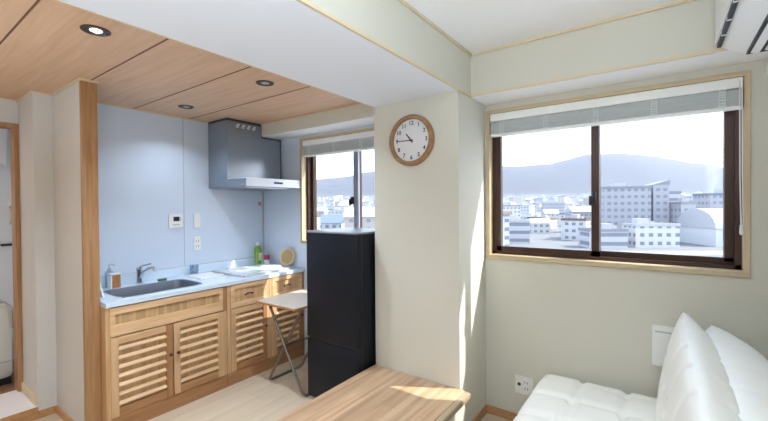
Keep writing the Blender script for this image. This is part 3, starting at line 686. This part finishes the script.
def bld(x, y, w, dp, h, rot, fm, rm, label, group=None, z=ZG, roof='flat', pent=True, name='building'):
    t = thing(name, (x, y, z), label, 'building', group); t.rotation_euler = (0, 0, rot)
    bm = bmesh.new(); uvl = bm.loops.layers.uv.new('UVMap')
    def quad(p, uvs):
        f = bm.faces.new([bm.verts.new(q) for q in p])
        for l_, u_ in zip(f.loops, uvs): l_[uvl].uv = u_
    def walls(x0, x1, y0, y1, z0, z1, win=True):
        for (a, c) in (((x0, y0), (x1, y0)), ((x1, y0), (x1, y1)), ((x1, y1), (x0, y1)), ((x0, y1), (x0, y0))):
            Lw = math.dist(a, c); o = 0 if win else -1000
            quad([(*a, z0), (*c, z0), (*c, z1), (*a, z1)], [(0, .2+o), (Lw, .2+o), (Lw, z1-z0+.2+o), (0, z1-z0+.2+o)])
    walls(-w/2, w/2, -dp/2, dp/2, 0, h)
    me = bpy.data.meshes.new('walls'); bm.to_mesh(me); bm.free(); link('walls', me, fm, t)
    b = B()
    if roof == 'flat':
        b.box(-w/2-.2, w/2+.2, -dp/2-.2, dp/2+.2, h-.1, h+.15)
        for q in ((-w/2-.2, w/2+.2, -dp/2-.2, -dp/2+.1), (-w/2-.2, w/2+.2, dp/2-.1, dp/2+.2), (-w/2-.2, -w/2+.1, -dp/2, dp/2), (w/2-.1, w/2+.2, -dp/2, dp/2)): b.box(*q, h+.1, h+.9)
    elif roof == 'gable':
        b.prism([(-dp/2-.5, h-.1), (dp/2+.5, h-.1), (0, h+dp*.28)], 'x', -w/2-.4, w/2+.4)
    elif roof == 'vault':
        b.prism([(-dp/2-.3, h-.1)]+[(-(dp/2+.3)*math.cos(a), h+dp*.36*math.sin(a)) for a in [PI*i/12 for i in range(1, 12)]]+[(dp/2+.3, h-.1)], 'x', -w/2-.3, w/2+.3)
    elif roof == 'shed':
        b.prism([(-w/2-.3, h-.1), (w/2+.3, h-.1), (w/2+.3, h+w*.28), (w/2-.6, h+w*.28)], 'y', -dp/2-.3, dp/2+.3)
    b2 = b; bm_ = b2.bm
    bmesh.ops.recalc_face_normals(bm_, faces=bm_.faces[:]); me = bpy.data.meshes.new('roof'); bm_.to_mesh(me); bm_.free(); link('roof', me, rm, t)
    if pent and roof == 'flat':
        b = B(); px = random.uniform(-.25, .25)*w; b.box(px-w*.14, px+w*.14, -dp*.15, dp*.2, h+.1, h+2.6); b.box(px+w*.2, px+w*.2+1.2, -.6, .6, h+.1, h+1.6)
        me = bpy.data.meshes.new('stair_house'); b.bm.to_mesh(me); b.bm.free(); link('stair_house', me, RM[1], t)
    return t
def wp(u, D):     # bearing (as view column u) and distance to a ground point
    s = (u-384)/385*D; Fh = Vector((-math.sin(YAW), math.cos(YAW))); Rh = Vector((math.cos(YAW), math.sin(YAW))); p = Fh*D+Rh*s; return p.x, p.y
# featured buildings in front of the wide window
x, y = -14.5, 205; bld(x, y, 18, 14, 22.5, .35, FM[1], RM[0], 'big grey apartment block rising left of centre in the right pane')
bld(-2.2, 210, 6, 12, 24.0, .35, FM[1], RM[0], 'tall grey stair tower joined to the big apartment block', roof='shed', pent=False)
bld(1.0, 228, 9, 12, 20.5, .35, FM[3], RM[0], 'grey office block with banded windows right of the apartment block')
bld(-17.5, 160, 13, 9, 6.0, .55, FM[3], RM[0], 'low dark grey building at the street left of the framed white house')
bld(-3.5, 172, 15, 9, 7.6, .55, FM[0], RM[1], 'low white building with a framed front beside the street')
bld(7.0, 205, 5.5, 8, 15.5, .5, FM[1], RM[0], 'narrow grey house with two rows of windows beside the white hall')
bld(20, 196, 22, 20, 6.5, .55, FM[5], RM[1], 'large white hall with a curved roof at the right of the view', roof='vault')
bld(26, 245, 24, 12, 19.5, .5, FM[1], RM[2], 'long blue grey block behind the curved hall roof')
bld(5, 262, 12, 12, 19.0, .5, FM[0], RM[1], 'bright white block behind the narrow grey house')
feat = [(-15, 205), (-6, 212), (1, 228), (-17, 160), (-3, 172), (7, 205), (20, 196), (26, 245), (5, 262)]
# the rest of the town
G = 'hazy town buildings outside the windows'
cnt = 0; tries = 0; pts = list(feat)
def ground_z(D): return ZG+max(0, D-420)*.045
while cnt < 280 and tries < 20000:
    tries += 1
    if random.random() < .62: u = random.uniform(485, 745)
    else: u = random.uniform(295, 400)
    D = 138+1150*random.random()**1.5
    x, y = wp(u, D)
    if any(math.hypot(x-a, y-c) < (19 if D < 500 else 23) for a, c in pts): continue
    if u > 590 and D < 250: continue
    pts.append((x, y)); cnt += 1
    far = D > 500
    w = random.uniform(8, 20 if D > 300 else 14); dp = random.uniform(8, 13); h = random.choice([6, 6, 9, 9, 12, 15, 18 if D > 260 else 12]) if u > 420 else random.choice([6, 9, 9, 12, 12])
    rf = random.choice(['flat', 'flat', 'gable'])
    fm = random.choice(FM[:1]*4+FM[:5]); rm = random.choice(RM+RM[1:2]*2)
    colr = {'facade_white': 'white', 'facade_grey': 'grey', 'facade_cream': 'cream', 'facade_band': 'pale banded', 'facade_tan': 'tan'}[fm.name]
    rc = {'roof_grey': 'grey', 'roof_white': 'white', 'roof_blue': 'blue grey', 'roof_brown': 'brown'}[rm.name]
    hh = 'low' if h <= 6 else 'mid height' if h <= 12 else 'tall'
    dd = 'by the street' if D < 300 else 'mid town' if D < 650 else 'below the hills'
    ww = 'kitchen window' if u < 420 else 'left pane' if u < 592 else 'right pane'
    bld(x, y, w, dp, h, random.choice([.35, .55, -.2, 1.2, .6])+random.uniform(-.1, .1), fm, rm, f"{hh} {colr} building with {rc} {'gabled' if rf == 'gable' else 'flat'} roof {dd}, {ww}", G, z=ground_z(D)-.3, roof=rf, pent=not far and rf == 'flat')
# ground and street
b = B(); N = 60
Fh = Vector((-math.sin(YAW), math.cos(YAW), 0)); Rh = Vector((math.cos(YAW), math.sin(YAW), 0))
def terrain_z(s, D):
    base = ground_z(min(D, 1300))
    # skyline as elevation over the horizon, seen along the valley side
    q = s/D if D > 0 else 0
    T = [(-1, .04), (-.5, .055), (-.18, .066), (-.1, .073), (-.02, .084), (.1, .088), (.3, .095), (.42, .099), (.47, .109), (.535, .1225), (.61, .126), (.68, .1225), (.73, .111), (.82, .097), (.88, .089), (1, .083), (1.7, .06)]
    ridge = T[-1][1]
    for (qa, ea), (qb, eb) in zip(T, T[1:]):
        if qa <= q <= qb:
            w_ = (q-qa)/(qb-qa); w_ = w_*w_*(3-2*w_)*.5+w_*.5; ridge = ea+(eb-ea)*w_; break
    k = max(0, min(1, (D-1250)/950)); k = k*k*(3-2*k)
    fall = max(0, min(1, (D-2250)/700))
    rough = 9*math.sin(s*.011+D*.004)+6*math.sin(s*.027-D*.013)+4*math.sin(s*.06+D*.03)
    return base+k*(1-fall)*(ridge*2250-20)+k*rough*.35
bm = bmesh.new(); vs = {}
Ds = [60+i*40 for i in range(8)]+[400+i*60 for i in range(14)]+[1240+i*45 for i in range(40)]
Ss = [i/40-1.0 for i in range(0, 105)]
for i, D in enumerate(Ds):
    for j, q in enumerate(Ss):
        p = Fh*D+Rh*(q*D); vs[(i, j)] = bm.verts.new((p.x, p.y, terrain_z(q*D, D)))
for i in range(len(Ds)-1):
    for j in range(len(Ss)-1): bm.faces.new((vs[(i, j)], vs[(i, j+1)], vs[(i+1, j+1)], vs[(i+1, j)]))
me = bpy.data.meshes.new('hills'); bm.to_mesh(me); bm.free()
hm = bpy.data.materials.new('hill_ground'); hm.use_nodes = True; n = hm.node_tree; L = n.links.new; bs = n.nodes['Principled BSDF']; bs.inputs['Roughness'].default_value = .95
tc = n.nodes.new('ShaderNodeTexCoord'); sp = n.nodes.new('ShaderNodeSeparateXYZ'); L(tc.outputs['Object'], sp.inputs[0])
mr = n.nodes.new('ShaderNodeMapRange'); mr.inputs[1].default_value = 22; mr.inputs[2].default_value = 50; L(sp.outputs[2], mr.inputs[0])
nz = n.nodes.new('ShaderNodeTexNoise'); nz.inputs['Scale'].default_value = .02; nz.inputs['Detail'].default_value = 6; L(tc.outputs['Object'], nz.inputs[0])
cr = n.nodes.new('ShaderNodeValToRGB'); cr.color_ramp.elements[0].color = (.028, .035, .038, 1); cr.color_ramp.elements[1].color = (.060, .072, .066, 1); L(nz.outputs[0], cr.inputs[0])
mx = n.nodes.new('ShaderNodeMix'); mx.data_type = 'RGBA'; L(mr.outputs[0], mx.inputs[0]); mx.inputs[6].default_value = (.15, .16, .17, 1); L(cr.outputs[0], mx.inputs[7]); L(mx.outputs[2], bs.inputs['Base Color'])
o = link('hills', me, hm); o['kind'] = 'structure'
for p in me.polygons: p.use_smooth = True
b = B(); b.obb((0, 150, ZG+.05), 260, 9, .1, Matrix.Rotation(.55, 3, 'Z')); b.build('road', mat('road_grey', (.32, .32, .34), .8), kind='structure')
# haze over the town
bmh = bmesh.new(); bmesh.ops.create_cube(bmh, size=1)
for v in bmh.verts:
    v.co = Vector((v.co.x*7000-600, v.co.y*3900+2030, v.co.z*380+165))
me = bpy.data.meshes.new('haze'); bmh.to_mesh(me); bmh.free()
vm = bpy.data.materials.new('haze'); vm.use_nodes = True; n = vm.node_tree; n.nodes.clear(); oo = n.nodes.new('ShaderNodeOutputMaterial'); vv = n.nodes.new('ShaderNodeVolumeScatter')
vv.inputs['Color'].default_value = (.25, .27, .40, 1); vv.inputs['Density'].default_value = .00033; vv.inputs['Anisotropy'].default_value = .1
n.links.new(vv.outputs[0], oo.inputs['Volume'])
hz = link('haze', me, vm); tag(hz, 'pale blue haze lying over the town and hills', 'haze', kind='stuff')
